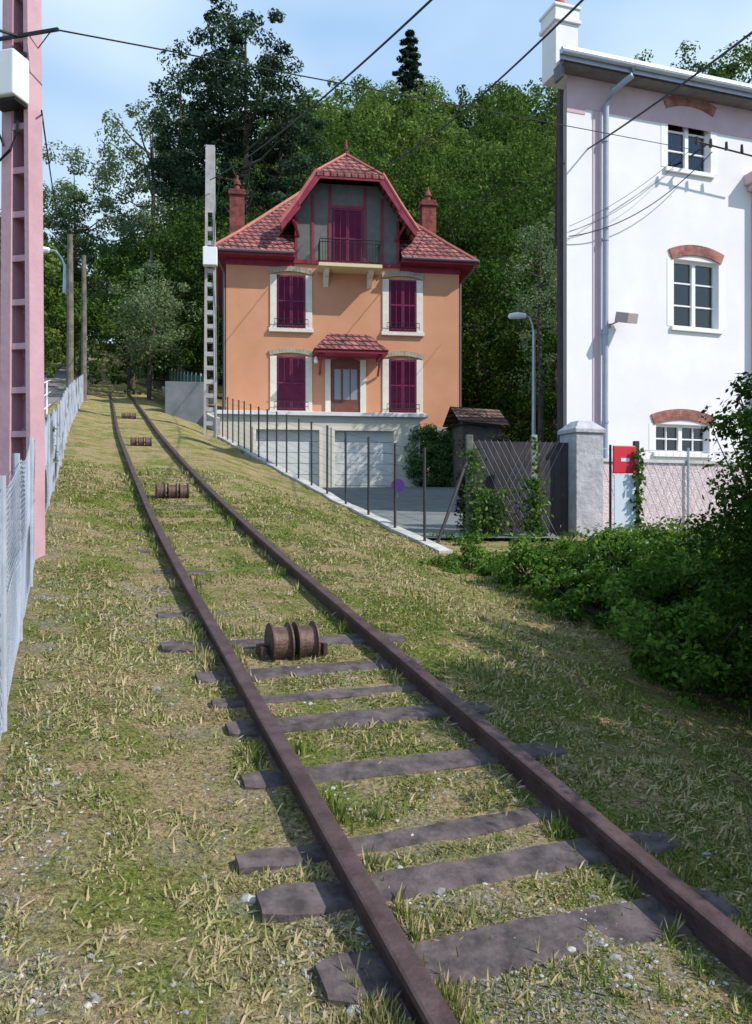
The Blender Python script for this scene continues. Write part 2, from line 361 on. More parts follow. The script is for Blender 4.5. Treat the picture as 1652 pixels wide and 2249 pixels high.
def roof_main():
    b=MB(); g0,g1=2.72,7.08
    z0=10.38;z1=11.45;rz=15.0; yA=4.5
    P=lambda x,y,z:(x,y,z)
    b.add([P(-.6,9.6,z0),P(-.6,-.6,z0),P(.5,.5,z1),P(.5,8.5,z1)],[(0,1,2,3)])
    b.add([P(10.2,-.6,z0),P(10.2,9.6,z0),P(9.1,8.5,z1),P(9.1,.5,z1)],[(0,1,2,3)])
    b.add([P(10.2,9.6,z0),P(-.6,9.6,z0),P(.5,8.5,z1),P(9.1,8.5,z1)],[(0,1,2,3)])
    b.add([P(-.6,-.6,z0),P(g0,-.6,z0),P(g0,.5,z1),P(.5,.5,z1)],[(0,1,2,3)])
    b.add([P(g1,-.6,z0),P(10.2,-.6,z0),P(9.1,.5,z1),P(g1,.5,z1)],[(0,1,2,3)])
    R0=P(3.5,yA,rz);R1=P(6.1,yA,rz)
    b.add([P(.5,.5,z1),P(9.1,.5,z1),R1,R0],[(0,1,2,3)])
    b.add([P(9.1,8.5,z1),P(.5,8.5,z1),R0,R1],[(0,1,2,3)])
    b.add([P(.5,8.5,z1),P(.5,.5,z1),R0],[(0,1,2)]); b.add([P(9.1,.5,z1),P(9.1,8.5,z1),R1],[(0,1,2)])
    b.obj('main_roof',M_roof,house)
    b=MB(); b.tube([R0,R1],.09,6)
    for c,e in(((-.6,-.6,z0),(.5,.5,z1)),((.5,.5,z1),R0),((10.2,-.6,z0),(9.1,.5,z1)),((9.1,.5,z1),R1)): b.tube([c,e],.085,6)
    b.obj('hip_caps',mat('ridge_tile',(.36,.11,.09),(.45,.17,.14),.8,6),house)
    b=MB()
    b.box(-.58,g0,-.58,.0,10.2,10.36); b.box(g1,10.18,-.58,.0,10.2,10.36); b.box(-.58,0,0,9.58,10.2,10.36); b.box(W,10.18,0,9.58,10.2,10.36)
    b.box(-.05,g0,-.03,-.002,9.95,10.19); b.box(g1,W+.05,-.03,-.002,9.95,10.19)
    b.obj('eaves_soffit',M_burg,house)
    b=MB(); b.tube([(-.66,-.66,10.34),(g0,-.66,10.34)],.06,8); b.tube([(g1,-.66,10.34),(10.26,-.66,10.34)],.06,8); b.tube([(-.66,-.66,10.34),(-.66,9.6,10.34)],.06,8); b.tube([(10.26,-.66,10.34),(10.26,9.6,10.34)],.06,8)
    b.tube([(10.2,-.6,10.3),(10.1,-.3,10.0),(9.68,.1,9.6),(9.68,.1,3.5)],.05,8); b.tube([(-.55,-.6,10.3),(-.3,-.3,10.0),(-.08,.05,9.6),(-.08,.05,3.6)],.05,8)
    b.obj('gutters',mat('zinc_dark',(.16,.12,.14),rough=.5,metal=.3),house)
roof_main()
cx=4.9
def gable():
    sec=[(0,14.85),(1.3,13.6),(2.1,12.35),(2.75,11.45)]
    yF=-.85;yB=4.4;yA=.45;t=.16
    b=MB()
    def strip(sg):
        for i in(1,2):
            (h0,z0),(h1_,z1)=sec[i],sec[i+1]
            vs=[(cx+sg*h0,yF,z0),(cx+sg*h1_,yF,z1),(cx+sg*h1_,yB,z1),(cx+sg*h0,yB,z0)]
            lo=[(v[0],v[1],v[2]-t) for v in vs]; b.add(vs+lo,[(0,1,2,3),(7,6,5,4),(0,4,5,1),(1,5,6,2)])
        vs=[(cx,yA,14.85),(cx+sg*1.3,yF,13.6),(cx+sg*1.3,yB,13.6),(cx,yB,14.85)]
        b.add(vs,[(0,1,2,3)])
    strip(1);strip(-1)
    vs=[(cx-1.38,yF-.05,13.5),(cx+1.38,yF-.05,13.5),(cx,yA,14.87)]; b.add(vs+[(v[0],v[1],v[2]-.12) for v in vs],[(0,1,2),(0,3,4,1)])
    b.obj('gable_roof',M_roof,house)
    b=MB()
    for sg in(1,-1):
        b.tube([(cx+sg*1.33,yF,13.62),(cx+sg*2.12,yF,12.38),(cx+sg*2.78,yF,11.45)],.07,6)
        b.tube([(cx,yA,14.9),(cx+sg*1.36,yF,13.56)],.06,6)
    b.tube([(cx,yA,14.9),(cx,yB,14.9)],.08,6)
    b.obj('gable_ridge_tiles',mat('ridge_tile2',(.42,.11,.10),(.5,.17,.15),.8,6),house)
    b=MB()
    for sg in(1,-1):
        for i in(1,2):
            (h0,z0),(h1_,z1)=sec[i],sec[i+1]
            vs=[(cx+sg*h0,yF-.03,z0-.02),(cx+sg*h1_,yF-.03,z1-.02),(cx+sg*h1_*.985,yF-.03,z1-.32),(cx+sg*(h0-.14),yF-.03,z0-.28)]
            lo=[(v[0],v[1]+.06,v[2]) for v in vs]; b.add(vs+lo,[(0,1,2,3),(7,6,5,4),(3,2,6,7),(0,4,5,1)])
    b.box(cx-1.3,cx+1.3,yF-.03,yF+.03,13.28,13.46)
    for sg in(1,-1):
        b.tube([(cx+sg*2.0,-.02,11.2),(cx+sg*2.25,yF+.1,11.6)],.06,4)
    b.obj('verge_boards',M_burg,house)
    b=MB(); b.tube([(cx,yA,14.8),(cx,yA,15.02),(cx,yA,15.06),(cx,yA,15.12),(cx,yA,15.2),(cx,yA,15.5)],[.1,.07,.11,.05,.07,.01],8); b.obj('finial',M_chim,house)
    w=[(cx-2.15,10.2),(cx+2.15,10.2),(cx+2.15,12.1),(cx+1.25,13.42),(cx-1.25,13.42),(cx-2.15,12.1)]
    vs=[(x,-.03,z) for x,z in w]+[(x,2.5,z) for x,z in w]
    b=MB(); b.add(vs,[tuple(range(6))]+[(i,i+6,(i+1)%6+6,(i+1)%6) for i in range(6)]); b.obj('gable_wall',M_grey,house)
    b=MB()
    for x in(cx-2.1,cx-1.42,cx-.72,cx+.72,cx+1.42,cx+2.1): 
        top=12.0 if abs(x-cx)>1.9 else (12.9 if abs(x-cx)>1.2 else 13.3)
        b.box(x-.055,x+.055,-.07,-.03,10.27,top)
    b.box(cx-.66,cx+.66,-.075,-.03,12.42,12.54)
    b.box(cx-2.2,cx+2.2,-.085,-.03,10.1,10.26)
    b.obj('gable_timbers',M_burg,house)
gable()
def louver(b,x0,x1,z0,z1,y,leaves=2):
    w=(x1-x0)/leaves
    for i in range(leaves):
        a0=x0+i*w+.01;a1=x0+(i+1)*w-.01
        b.box(a0,a0+.05,y-.05,y,z0,z1); b.box(a1-.05,a1,y-.05,y,z0,z1); b.box(a0+.05,a1-.05,y-.048,y,z0,z0+.07); b.box(a0+.05,a1-.05,y-.048,y,z1-.07,z1); b.box(a0+.05,a1-.05,y-.047,y,(z0+z1)/2-.03,(z0+z1)/2+.03)
        b.box((a0+a1)/2-.012,(a0+a1)/2+.012,y-.052,y,z0+.07,z1-.07)
        k=int((z1-z0-.14)/.075)
        for j in range(k):
            z=z0+.08+j*(z1-z0-.16)/k
            M=Matrix.Translation(((a0+a1)/2,y-.02,z+.03))@Matrix.Rotation(.5,4,'X')
            b.box(-(a1-a0)/2+.05,(a1-a0)/2-.05,-.004,.004,-.038,.038,0,M)
def arch(b,x0,x1,zs,rise,th,y0,y1,n=11,gap=.06,mi=0):
    c=(x0+x1)/2;hw=(x1-x0)/2; R=(hw*hw+rise*rise)/(2*rise); zc=zs+rise-R; am=math.asin(min(1,hw/R))
    for i in range(n):
        a0=-am+2*am*(i+gap/2)/n;a1=-am+2*am*(i+1-gap/2)/n
        pts=[(c+R*math.sin(a0),zc+R*math.cos(a0)),(c+R*math.sin(a1),zc+R*math.cos(a1)),(c+(R+th)*math.sin(a1),zc+(R+th)*math.cos(a1)),(c+(R+th)*math.sin(a0),zc+(R+th)*math.cos(a0))]
        vs=[(p[0],y0,p[1]) for p in pts]+[(p[0],y1,p[1]) for p in pts]
        b.add(vs,[(0,1,2,3),(7,6,5,4),(0,4,5,1),(1,5,6,2),(2,6,7,3),(3,7,4,0)],mi)
bs=MB();bt=MB();ba=MB();bi=MB();bk=MB()
for (x0,x1) in((2.02,3.18),(6.62,7.78)):
    for (z0,z1) in((7.5,9.6),(4.15,6.3)):
        bk.box(x0,x1,-.012,0,z0,z1+.02)
        louver(bs,x0+.02,x1-.02,z0+.02,z1,-.02)
        bt.box(x0-.27,x0,-.05,0,z0-.05,z1+.02); bt.box(x1,x1+.27,-.05,0,z0-.05,z1+.02)
        bt.box(x0-.32,x1+.32,-.12,0,z0-.2,z0-.05)
        arch(ba,x0-.27,x1+.27,z1+.03,.14,.2,-.07,0,13)
        for zz in(z0+.12,z0+.3): bi.tube([(x0-.1,-.17,zz),(x1+.1,-.17,zz)],.013,5)
        for k in range(9): bi.tube([(x0-.1+(x1-x0+.2)*k/8,-.17,z0+.0),(x0-.1+(x1-x0+.2)*k/8,-.17,z0+.3)],.008,4)
bk.box(cx-.62,cx+.62,-.045,-.03,9.95,12.4); louver(bs,cx-.6,cx+.6,9.97,12.4,-.05)
bs.obj('shutters',M_shut,house);bk.obj('window_recess',M_iron,house);bt.obj('window_surrounds',M_trim,house,bevel=.008);ba.obj('window_arches',M_arch,house);bi.obj('sill_railings',M_iron,house)
b=MB(); b.box(cx-1.25,cx+1.3,-.95,0,9.78,9.92); 
b.obj('balcony_slab',mat('cream_paint',(.62,.52,.30),(.66,.56,.34),.7,3),house,bevel=.01)
b=MB()
for x in(cx-.9,cx+.9):
    vs=[(x-.1,0,9.78),(x-.1,-.7,9.78),(x-.1,-.62,9.65),(x-.1,-.3,9.5),(x-.1,0,9.2)]; vs+= [(v[0]+.2,v[1],v[2]) for v in vs]
    b.add(vs,[(4,3,2,1,0),(5,6,7,8,9)]+[(i,(i+1)%5,(i+1)%5+5,i+5) for i in range(5)])
b.obj('balcony_brackets',M_trim,house)
b=MB()
for z in(10.0,10.75,10.88): b.tube([(cx-1.2,0,z),(cx-1.2,-.9,z),(cx+1.25,-.9,z),(cx+1.25,0,z)],.018,5)
for k in range(23): 
    x=cx-1.2+2.45*k/22; b.tube([(x,-.9,9.92),(x,-.9,10.88)],.009,4)
for x in(cx-1.2,cx+1.25):
    for k in range(7): b.tube([(x,-.9*k/7,9.92),(x,-.9*k/7,10.88)],.009,4)
b.obj('balcony_railing',M_iron,house)
b=MB(); b.box(4.2,5.42,-.04,-.01,4.02,6.2); b.obj('door_leaf',M_door,house)
b=MB()
for x0 in(4.36,4.72,5.03): b.box(x0,x0+.26,-.05,-.03,4.6,5.85)
b.obj('door_glass',mat('frosted_glass',(.22,.24,.27),rough=.2,spec=.6),house)
b=MB(); b.box(3.98,4.2,-.09,0,3.98,6.25); b.box(5.42,5.66,-.09,0,3.98,6.25); b.obj('door_surround',M_trim,house,bevel=.008)
b=MB(); arch(b,4.2,5.42,6.02,.2,.12,-.06,0,9,.02); b.obj('door_arch',M_door,house)
b=MB(); vs=[(3.45,-1.1,6.45),(6.45,-1.1,6.45),(6.45,0,6.45),(3.45,0,6.45),(4.1,-.25,7.25),(5.75,-.25,7.25),(5.75,0,7.3),(4.1,0,7.3)]
b.add(vs,[(0,1,5,4),(1,2,6,5),(3,0,4,7),(4,5,6,7)]); b.obj('porch_roof',M_roof,house)
b=MB(); b.box(3.48,6.42,-1.06,0,6.33,6.43); 
for x in(3.75,6.15): b.box(x-.06,x+.06,-.9,0,6.2,6.33); b.tube([(x,-.8,6.25),(x,-.05,5.6)],.05,5)
b.obj('porch_frame',M_burg,house)
b=MB(); b.tube([(3.55,-.75,6.2),(3.55,-.75,6.05),(3.55,-.72,5.95)],[.03,.09,.06],10); b.obj('porch_lamp',M_white,house)
for i,(x,y) in enumerate(((.35,3.4),(9.0,3.4))):
    b=MB(); b.box(x-.32,x+.32,y-.3,y+.3,10.8,14.0); b.box(x-.38,x+.38,y-.36,y+.36,14.0,14.14); b.box(x-.33,x+.33,y-.31,y+.31,14.14,14.25)
    b.tube([(x,y,14.25),(x,y,14.5),(x,y,14.52),(x,y,14.62),(x,y,14.8),(x,y,14.95)],[.14,.11,.17,.15,.07,.05],10)
    b.obj('chimney_%d'%i,M_chim,house)
# ------------------------------------------------------------------ garage below terrace
gar=empty('garage',(-6.02,32,0),A)
M_gw=mat('garage_render',(.52,.50,.43),(.60,.57,.50),.9,1.5,.2,40,detail=8)
def wallholes(b,x0,x1,z0,z1,y,holes,depth,mi=0):
    xs=sorted({x0,x1,*[h[0] for h in holes],*[h[1] for h in holes]}); zs=sorted({z0,z1,*[h[2] for h in holes],*[h[3] for h in holes]})
    for i in range(len(xs)-1):
        for j in range(len(zs)-1):
            cx_=(xs[i]+xs[i+1])/2;cz=(zs[j]+zs[j+1])/2
            if any(h[0]<cx_<h[1] and h[2]<cz<h[3] for h in holes): continue
            b.add([(xs[i],y,zs[j]),(xs[i+1],y,zs[j]),(xs[i+1],y,zs[j+1]),(xs[i],y,zs[j+1])],[(0,1,2,3)],mi)
    for h in holes:
        a,c,d,e=h; yb=y+depth
        b.add([(a,y,d),(a,yb,d),(a,yb,e),(a,y,e)],[(0,1,2,3)],mi); b.add([(c,y,d),(c,yb,d),(c,yb,e),(c,y,e)],[(3,2,1,0)],mi)
        b.add([(a,y,e),(a,yb,e),(c,yb,e),(c,y,e)],[(0,1,2,3)],mi); b.add([(a,y,d),(c,y,d),(c,yb,d),(a,yb,d)],[(0,1,2,3)],mi)
gy0=-1.9; b=MB(); holes=[(1.2,3.6,.6,3.15),(4.2,6.5,.6,3.15)]
wallholes(b,-.3,7.55,.3,3.68,gy0,holes,.25)
b.add([(-.3,gy0,.3),(-.3,-.05,.3),(-.3,-.05,3.68),(-.3,gy0,3.68)],[(0,1,2,3)]); b.add([(7.55,gy0,.3),(7.55,-.05,.3),(7.55,-.05,3.68),(7.55,gy0,3.68)],[(3,2,1,0)])
b.obj('garage_walls',M_gw,gar)
box('terrace_slab',-.5,7.85,gy0-.15,-.05,3.69,3.84,mat('slab_white',(.66,.66,.68),(.72,.72,.74),.7,3),gar,bevel=.01)
b=MB()
for a0,a1 in((1.2,3.6),(4.2,6.5)):
    for k in range(6): 
        z=.6+k*.425; b.box(a0,a1,gy0+.2+.0,gy0+.24,z+.008,z+.417)
b.obj('garage_doors',mat('garage_door',(.58,.60,.60),(.64,.66,.66),.5,2),gar)
b=MB()
for a0,a1 in((1.2,3.6),(4.2,6.5)):
    b.box(a0-.12,a0,gy0-.03,gy0,.6,3.27);b.box(a1,a1+.12,gy0-.03,gy0,.6,3.27);b.box(a0,a1,gy0-.03,gy0,3.15,3.27)
b.obj('door_frames',M_trim,gar)

# ------------------------------------------------------------------ white building (plan is a parallelogram: its side wall runs back obliquely)
B=math.radians(18.3); wb=empty('white_building',(3.83,16,0),B); K=.585
M_wr=mat('white_render',(.76,.73,.75),(.83,.81,.82),.9,.8,.15,50,detail=8)
M_pink=mat('pink_plaster',(.60,.42,.44),(.68,.50,.52),.9,3,.2,40)
M_brick=rowmat('arch_brick',(.50,.20,.16),(.42,.16,.13),(.4,.25,.2),.3,.12,.01)
wins=[(2.43,3.53,7.25,8.5),(2.58,3.74,3.92,5.35),(2.13,3.5,1.25,1.85),(6.2,7.3,7.3,8.5),(6.3,7.4,3.92,5.35)]
b=MB(); wallholes(b,0,11,-1,8.95,0,wins,.2); k9=K*9; k4=K*4.5
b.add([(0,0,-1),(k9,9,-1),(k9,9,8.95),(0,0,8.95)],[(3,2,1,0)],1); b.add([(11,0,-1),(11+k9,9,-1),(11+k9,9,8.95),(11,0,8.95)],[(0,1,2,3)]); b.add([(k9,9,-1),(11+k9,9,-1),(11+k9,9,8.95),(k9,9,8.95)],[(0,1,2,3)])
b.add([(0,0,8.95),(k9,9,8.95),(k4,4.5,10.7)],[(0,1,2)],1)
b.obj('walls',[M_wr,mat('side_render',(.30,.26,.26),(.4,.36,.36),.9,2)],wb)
b=MB(); bg=MB(); bc=MB()
for (a0,a1,z0,z1) in wins:
    y=.1; t=.05; h=z1-z0
    b.box(a0,a0+t,y,y+.06,z0,z1);b.box(a1-t,a1,y,y+.06,z0,z1);b.box(a0+t,a1-t,y,y+.06,z0,z0+t);b.box(a0+t,a1-t,y,y+.06,z1-t,z1)
    c=(a0+a1)/2; b.box(c-.045,c+.045,y-.015,y+.05,z0+t,z1-t)
    nb=3 if h>1 else 2
    for k in range(1,nb): z=z0+h*k/nb; b.box(a0+t,c-.045,y+.005,y+.04,z-.015,z+.015); b.box(c+.045,a1-t,y+.005,y+.04,z-.015,z+.015)
    if h<1:
        for q in((a0+c)/2,(a1+c)/2): b.box(q-.012,q+.012,y+.003,y+.042,z0+t,z1-t)
    bg.box(a0+t,a1-t,y+.045,y+.05,z0+t,z1-t)
    n=24; 
    for k in range(n):
        if h>1 and 10<k<14: continue
        q0=a0+t+(a1-a0-2*t)*k/n;q1=a0+t+(a1-a0-2*t)*(k+1)/n;o0=.004*math.sin(k*1.9);o1=.004*math.sin((k+1)*1.9)
        bc.add([(q0,.162+o0,z0),(q1,.162+o1,z0),(q1,.162+o1,z1),(q0,.162+o0,z1)],[(0,1,2,3)])
b.obj('window_frames',M_white,wb); bc.obj('curtains',mat('curtain',(.72,.75,.80),(.78,.80,.84),.9,2),wb)
b=MB()
for (a0,a1,z0,z1) in wins: b.box(a0,a1,.195,.2,z0,z1)
b.obj('room_dark',M_iron,wb)
gm=bpy.data.materials.new('window_glass'); gm.use_nodes=True; n_=gm.node_tree.nodes; l_=gm.node_tree.links; n_.remove(n_['Principled BSDF'])
g1=n_.new('ShaderNodeBsdfGlossy'); g1.inputs['Roughness'].default_value=.02; t1=n_.new('ShaderNodeBsdfTransparent'); t1.inputs[0].default_value=(.92,.95,.98,1); mx=n_.new('ShaderNodeMixShader'); fr=n_.new('ShaderNodeFresnel'); fr.inputs[0].default_value=2.1
l_.new(fr.outputs[0],mx.inputs[0]); l_.new(t1.outputs[0],mx.inputs[1]); l_.new(g1.outputs[0],mx.inputs[2]); l_.new(mx.outputs[0],n_['Material Output'].inputs[0])
bg.obj('window_panes',gm,wb)
b=MB()
for i,(a0,a1,z0,z1) in enumerate(wins): arch(b,a0-.05,a1+.05,z1-.02,.13,.22,-.03,.0,14,.03)
b.obj('brick_arches',M_brick,wb)
b=MB()
for i,(a0,a1,z0,z1) in enumerate(wins[:5]):
    b.box(a0-.08,a1+.08,-.06,0,z0-.09,z0); b.box(a0-.17,a0,-.008,0,z0,z1); b.box(a1,a1+.17,-.008,0,z0,z1)
b.obj('window_sills',mat('sill_white',(.80,.79,.80),(.84,.83,.84),.8,3),wb,bevel=.004)
b=MB(); b.box(.60,.76,-.012,0,-1,8.15); b.box(0,11,-.010,-.001,8.16,8.85); b.box(.0,.42,-.0105,-.001,8.04,8.16); b.obj('pink_shade_band',mat('pink_shade_band',(.56,.40,.44),(.62,.46,.50),.9,2),wb)  # pink strips paint the eave and downpipe shade onto the wall
b=MB(); b.box(4.62,5.1,-.16,0,-1,7.0); b.box(4.5,5.2,-.28,0,7.0,7.12); b.box(4.42,5.25,-.36,0,7.12,7.35); b.obj('pilaster',[M_pink],wb,bevel=.01)
b=MB()
def slab(x0,x1,y0,z0,y1,z1,t):
    vs=[(x0+K*y0,y0,z0),(x1+K*y0,y0,z0),(x1+K*y1,y1,z1),(x0+K*y1,y1,z1)]; b.add(vs+[(v[0],v[1],v[2]-t) for v in vs],[(0,1,2,3),(7,6,5,4),(0,4,5,1),(1,5,6,2),(2,6,7,3),(3,7,4,0)])
slab(-.15,11.4,-.42,8.98,4.5,10.75,.1); slab(-.15,11.4,9.4,8.98,4.5,10.75,.1)
b.obj('roof',mat('roof_slate',(.10,.11,.15),(.17,.18,.23),.6,4),wb)
b=MB(); b.box(-.3,11.3,-.36,0,8.78,8.84); b.box(-.3,-.24,-.3,-.01,8.55,8.78)
b.obj('eaves',mat('eaves_wood',(.14,.13,.15),(.2,.19,.20),.8,4),wb)
b=MB(); b.box(-.1,-.02,.1,.2,-1,8.5); b.obj('side_trim',mat('side_brown',(.05,.04,.045),(.08,.06,.06),.8),wb)
b=MB(); b.box(-.42,11.4,-.44,-.42,8.80,8.99); b.tube([(-.42,-.5,8.93),(11.4,-.5,8.93)],.065,10); b.box(-.3,11.4,-.47,-.42,9.0,9.06); b.obj('gutter',mat('gutter_zinc',(.40,.45,.56),(.48,.52,.62),.4,3,metal=.3),wb)
b=MB(); b.tube([(1.22,-.5,8.9),(1.2,-.46,8.72),(.92,-.22,8.5),(.85,-.1,8.25),(.82,-.1,0)],.06,12)
for z in(7.5,5.5,3.6,1.8): b.tube([(.83,-.1,z),(.83,-.1,z+.05)],.072,12)
b.obj('downpipe',mat('pipe_zinc',(.30,.34,.42),(.36,.40,.48),.5,3,metal=.2),wb)
b=MB(); b.box(-.1,.42,.25,.8,8.95,10.0); b.box(-.15,.47,.2,.85,10.0,10.08); b.box(-.12,.44,.23,.82,10.08,10.3); b.box(-.15,.47,.2,.85,10.3,10.36); b.obj('chimney',M_wr,wb,bevel=.01)
b=MB(); b.tube([(.16,.52,10.36),(.16,.52,10.62),(.16,.52,10.66)],[.12,.09,.11],14); b.obj('chimney_pot',mat('terracotta',(.5,.13,.08),rough=.8),wb)
b=MB(); b.box(.9,1.0,-.06,0,3.75,3.85); b.tube([(.95,-.05,3.8),(1.1,-.2,3.88)],.02,6); M=Matrix.Translation((1.15,-.28,3.9))@Matrix.Rotation(.3,4,'X')@Matrix.Rotation(.3,4,'Z'); b.box(-.14,.18,-.2,.12,-.07,.13,0,M); b.obj('wall_lamp',mat('lamp_grey',(.4,.34,.34),rough=.5),wb,bevel=.03)
b=MB(); b.tube([(3.0,0,7.55),(3.0,-.5,7.6)],.02,6); b.tube([(2.7,-.5,7.62),(4.5,-.5,7.5)],.018,6)
for x in(2.75,3.1,3.5,3.9): b.tube([(x,-.5,7.55),(x,-.5,7.72)],[.035,.025],8)
b.obj('cable_bracket',M_iron,wb)

# ------------------------------------------------------------------ gate pillar, walls, gate
M_pil=mat('pillar_concrete',(.33,.32,.34),(.47,.46,.48),.95,5,.8,14)
b=MB(); x,y=3.22,12.5; M=Matrix.Translation((x,y,0))@Matrix.Rotation(B,4,'Z')
b.box(-.24,.24,-.24,.24,-.9,1.22,0,M)
vs=[M@Vector(v) for v in((-.27,-.27,1.22),(.27,-.27,1.22),(.27,.27,1.22),(-.27,.27,1.22),(-.27,-.27,1.28),(.27,-.27,1.28),(.27,.27,1.28),(-.27,.27,1.28),(-.12,-.12,1.42),(.12,-.12,1.42),(.12,.12,1.42),(-.12,.12,1.42))]
b.add(vs,[(0,1,5,4),(1,2,6,5),(2,3,7,6),(3,0,4,7),(4,5,9,8),(5,6,10,9),(6,7,11,10),(7,4,8,11),(8,9,10,11),(3,2,1,0)])
b.obj('gate_pillar',M_pil,bevel=.01)
gw=empty('garden_wall',(3.5,12.6,0),B); M_rpink=mat('pink_roughcast',(.60,.47,.49),(.72,.60,.61),.95,6,1.0,35)
box('wall',0,5,0,.22,-1,.8,M_rpink,gw); box('coping',-.0,5,-.03,.25,.8,.85,M_conc,gw)
b=MB()
for k in range(34):
    x=k*.14
    b.tube([(x,-.02,-.6),(x+.75,-.02,1.0)],.003,3,cap=False); b.tube([(x+.75,-.02,-.6),(x,-.02,1.0)],.003,3,cap=False)
for x in(0.05,1.7,3.4): b.tube([(x,-.05,-.8),(x,-.05,1.05)],.02,6)
b.tube([(0,-.02,1.0),(5,-.02,1.0)],.006,4); b.obj('wire_mesh',M_galv,gw)
gt=empty('wooden_gate',(1.45,12.1,0),math.atan2(.3,1.5)); M_gt=mat('gate_brown_shaded',(.034,.029,.034),(.060,.050,.056),.85,3,.3,15)  # brown wood, with shade from hedge and trees darkened into its colour
b=MB()
for k in range(13): b.box(k*.122,k*.122+.118,0,.03,-.9,1.08)
b.box(0,1.58,.03,.07,.8,.9); b.box(0,1.58,.03,.07,-.4,-.3); b.obj('boards',M_gt,gt)
b=MB()
for k in range(-8,16):
    x0=k*.1; 
    for s0,s1 in((x0,x0+.9),(x0+.9,x0)):
        if min(s0,s1)<0 or max(s0,s1)>1.58: continue
        b.tube([(s0,-.03,-.6),(s1,-.03,1.1)],.0022,3,cap=False)
b.obj('wire_netting',M_galv,gt)
rs=empty('red_sign',(2.95,9.5,0),math.radians(12)); M_red=mat('red_enamel',(.62,.03,.05),(.7,.04,.06),.4,3)
box('red_panel',-.145,.145,-.03,.0,.46,.79,M_red,rs,bevel=.01); box('white_label',-.05,.06,-.034,-.031,.6,.64,M_white,rs)
b=MB(); b.tube([(-.16,.02,-1.2),(-.16,.02,.8)],.015,6); b.box(.15,.21,0,.05,-1.2,.85); b.obj('sign_posts',M_post,rs)
box('white_plate',-.13,.14,-.03,-.015,-.2,.44,mat('pale_plate',(.62,.70,.76),(.68,.75,.80),.5,4),rs)
sg=empty('round_traffic_sign',(.62,22.5,0),0)
b=MB(); b.tube([(0,0,-.3),(0,0,.95)],.025,8); b.obj('pole',M_galv,sg)
b=MB(); b.tube([(0,-.04,.75),(0,-.03,.75)],.19,28); b.obj('disc',mat('violet_sign',(.28,.10,.42),(.32,.12,.46),.4,3),sg)
sh=empty('stone_shed',(3.2,29.5,0),A); box('walls',0,1.5,0,2.2,.8,3.35,mat('dark_stone',(.09,.08,.07),(.16,.14,.12),.95,5,.8,10),sh)
b=MB(); vs=[(-.2,-.25,3.35),(1.75,-.25,3.2),(1.75,1.1,3.95),(-.2,1.1,4.05),(1.75,2.4,3.3),(-.2,2.4,3.4)]; b.add(vs,[(0,1,2,3),(3,2,4,5)]); 
b.add([(-.2,-.25,3.25),(1.75,-.25,3.1),(1.75,2.4,3.2),(-.2,2.4,3.3)],[(3,2,1,0)]); b.obj('tile_roof',rowmat('old_tiles',(.30,.16,.11),(.22,.11,.08),(.05,.035,.03),.25,.16,.03,bumps=1.),sh)
b=MB()
for i in range(14):
    y=27+i*1.6; x=float(XC(y))+2.9; x2=float(XC(y+1.6))+2.9; z=h1(x,y); z2=h1(x2,y+1.6)
    b.add([(x,y,z-.3),(x2,y+1.6,z2-.3),(x2,y+1.6,z2+.45),(x,y,z+.45),(x+.2,y,z-.3),(x2+.2,y+1.6,z2-.3),(x2+.2,y+1.6,z2+.45),(x+.2,y,z+.45)],[(0,3,2,1),(4,5,6,7),(3,7,6,2),(0,4,7,3),(1,2,6,5)])
b.obj('low_garden_wall',M_kerb)
gf=empty('green_fence'); b=MB(); b2=MB()
for i in range(10):
    y=30+i*1.6; x=float(XC(y))+3.0; x2=float(XC(y+1.6))+3.0; z=h1(x,y);z2=h1(x2,y+1.6)
    b2.tube([(x,y,z),(x,y,z+1.9)],.03,6)
    b.add([(x,y,z+.45),(x2,y+1.6,z2+.45),(x2,y+1.6,z2+1.8),(x,y,z+1.8)],[(0,1,2,3)])
b.obj('netting',mat('green_net',(.03,.10,.06),(.05,.14,.08),.8,3),gf); b2.obj('posts',M_galv,gf)
gs=empty('grey_garden_wall',(-7.6,29.5,0),A); z=h1(-7.3,29.5); b=MB(); b.box(0,1.35,0,.2,z-.6,z+1.35); b.box(-.2,0,0,4,z-.6,z+1.35); b.obj('walls',mat('grey_render',(.14,.15,.165),(.20,.21,.22),.9,2),gs)

# ------------------------------------------------------------------ poles
pk=empty('steel_utility_pole',(-2.93,6.6,0),math.radians(-14)); M_pk=mat('pink_steel',(.46,.27,.31),(.56,.35,.39),.6,2.5,.15,20,detail=9)
b=MB(); zb=h1(-2.93,6.6)-.2; top=7.0
def wid(z): return .31-.12*(z-zb)/(top-zb)
n=14
for sgn,w0 in((-1,.095),(1,.04)):
    for k in range(n):
        z0=zb+(top-zb)*k/n; z1=zb+(top-zb)*(k+1)/n; a0=wid(z0)/2*sgn;a1=wid(z1)/2*sgn
        i0=a0-sgn*w0;i1=a1-sgn*w0
        vs=[(a0,-.09,z0),(i0,-.09,z0),(i0,.09,z0),(a0,.09,z0),(a1,-.09,z1),(i1,-.09,z1),(i1,.09,z1),(a1,.09,z1)]
        b.add(vs,[(0,1,5,4),(1,2,6,5),(2,3,7,6),(3,0,4,7)]+([(4,5,6,7)] if k==n-1 else []))
z=zb+.1
while z<top:
    w=wid(z)/2; b.box(-w+.09,w-.035,-.075,-.06,z,z+.05); b.box(-w+.09,w-.035,-.0595,.0595,z+.02,z+.03); b.box(-w+.09,w-.035,.06,.075,z-.04,z+.09)
    z+=.36
b.box(-.065,.1,.078,.088,zb,top) 
b.obj('channels',M_pk,pk)
box('meter_box',-.13,.15,-.3,-.10,3.3,3.66,mat('white_plastic',(.72,.73,.74),(.78,.78,.79),.4,3),pk,bevel=.012)
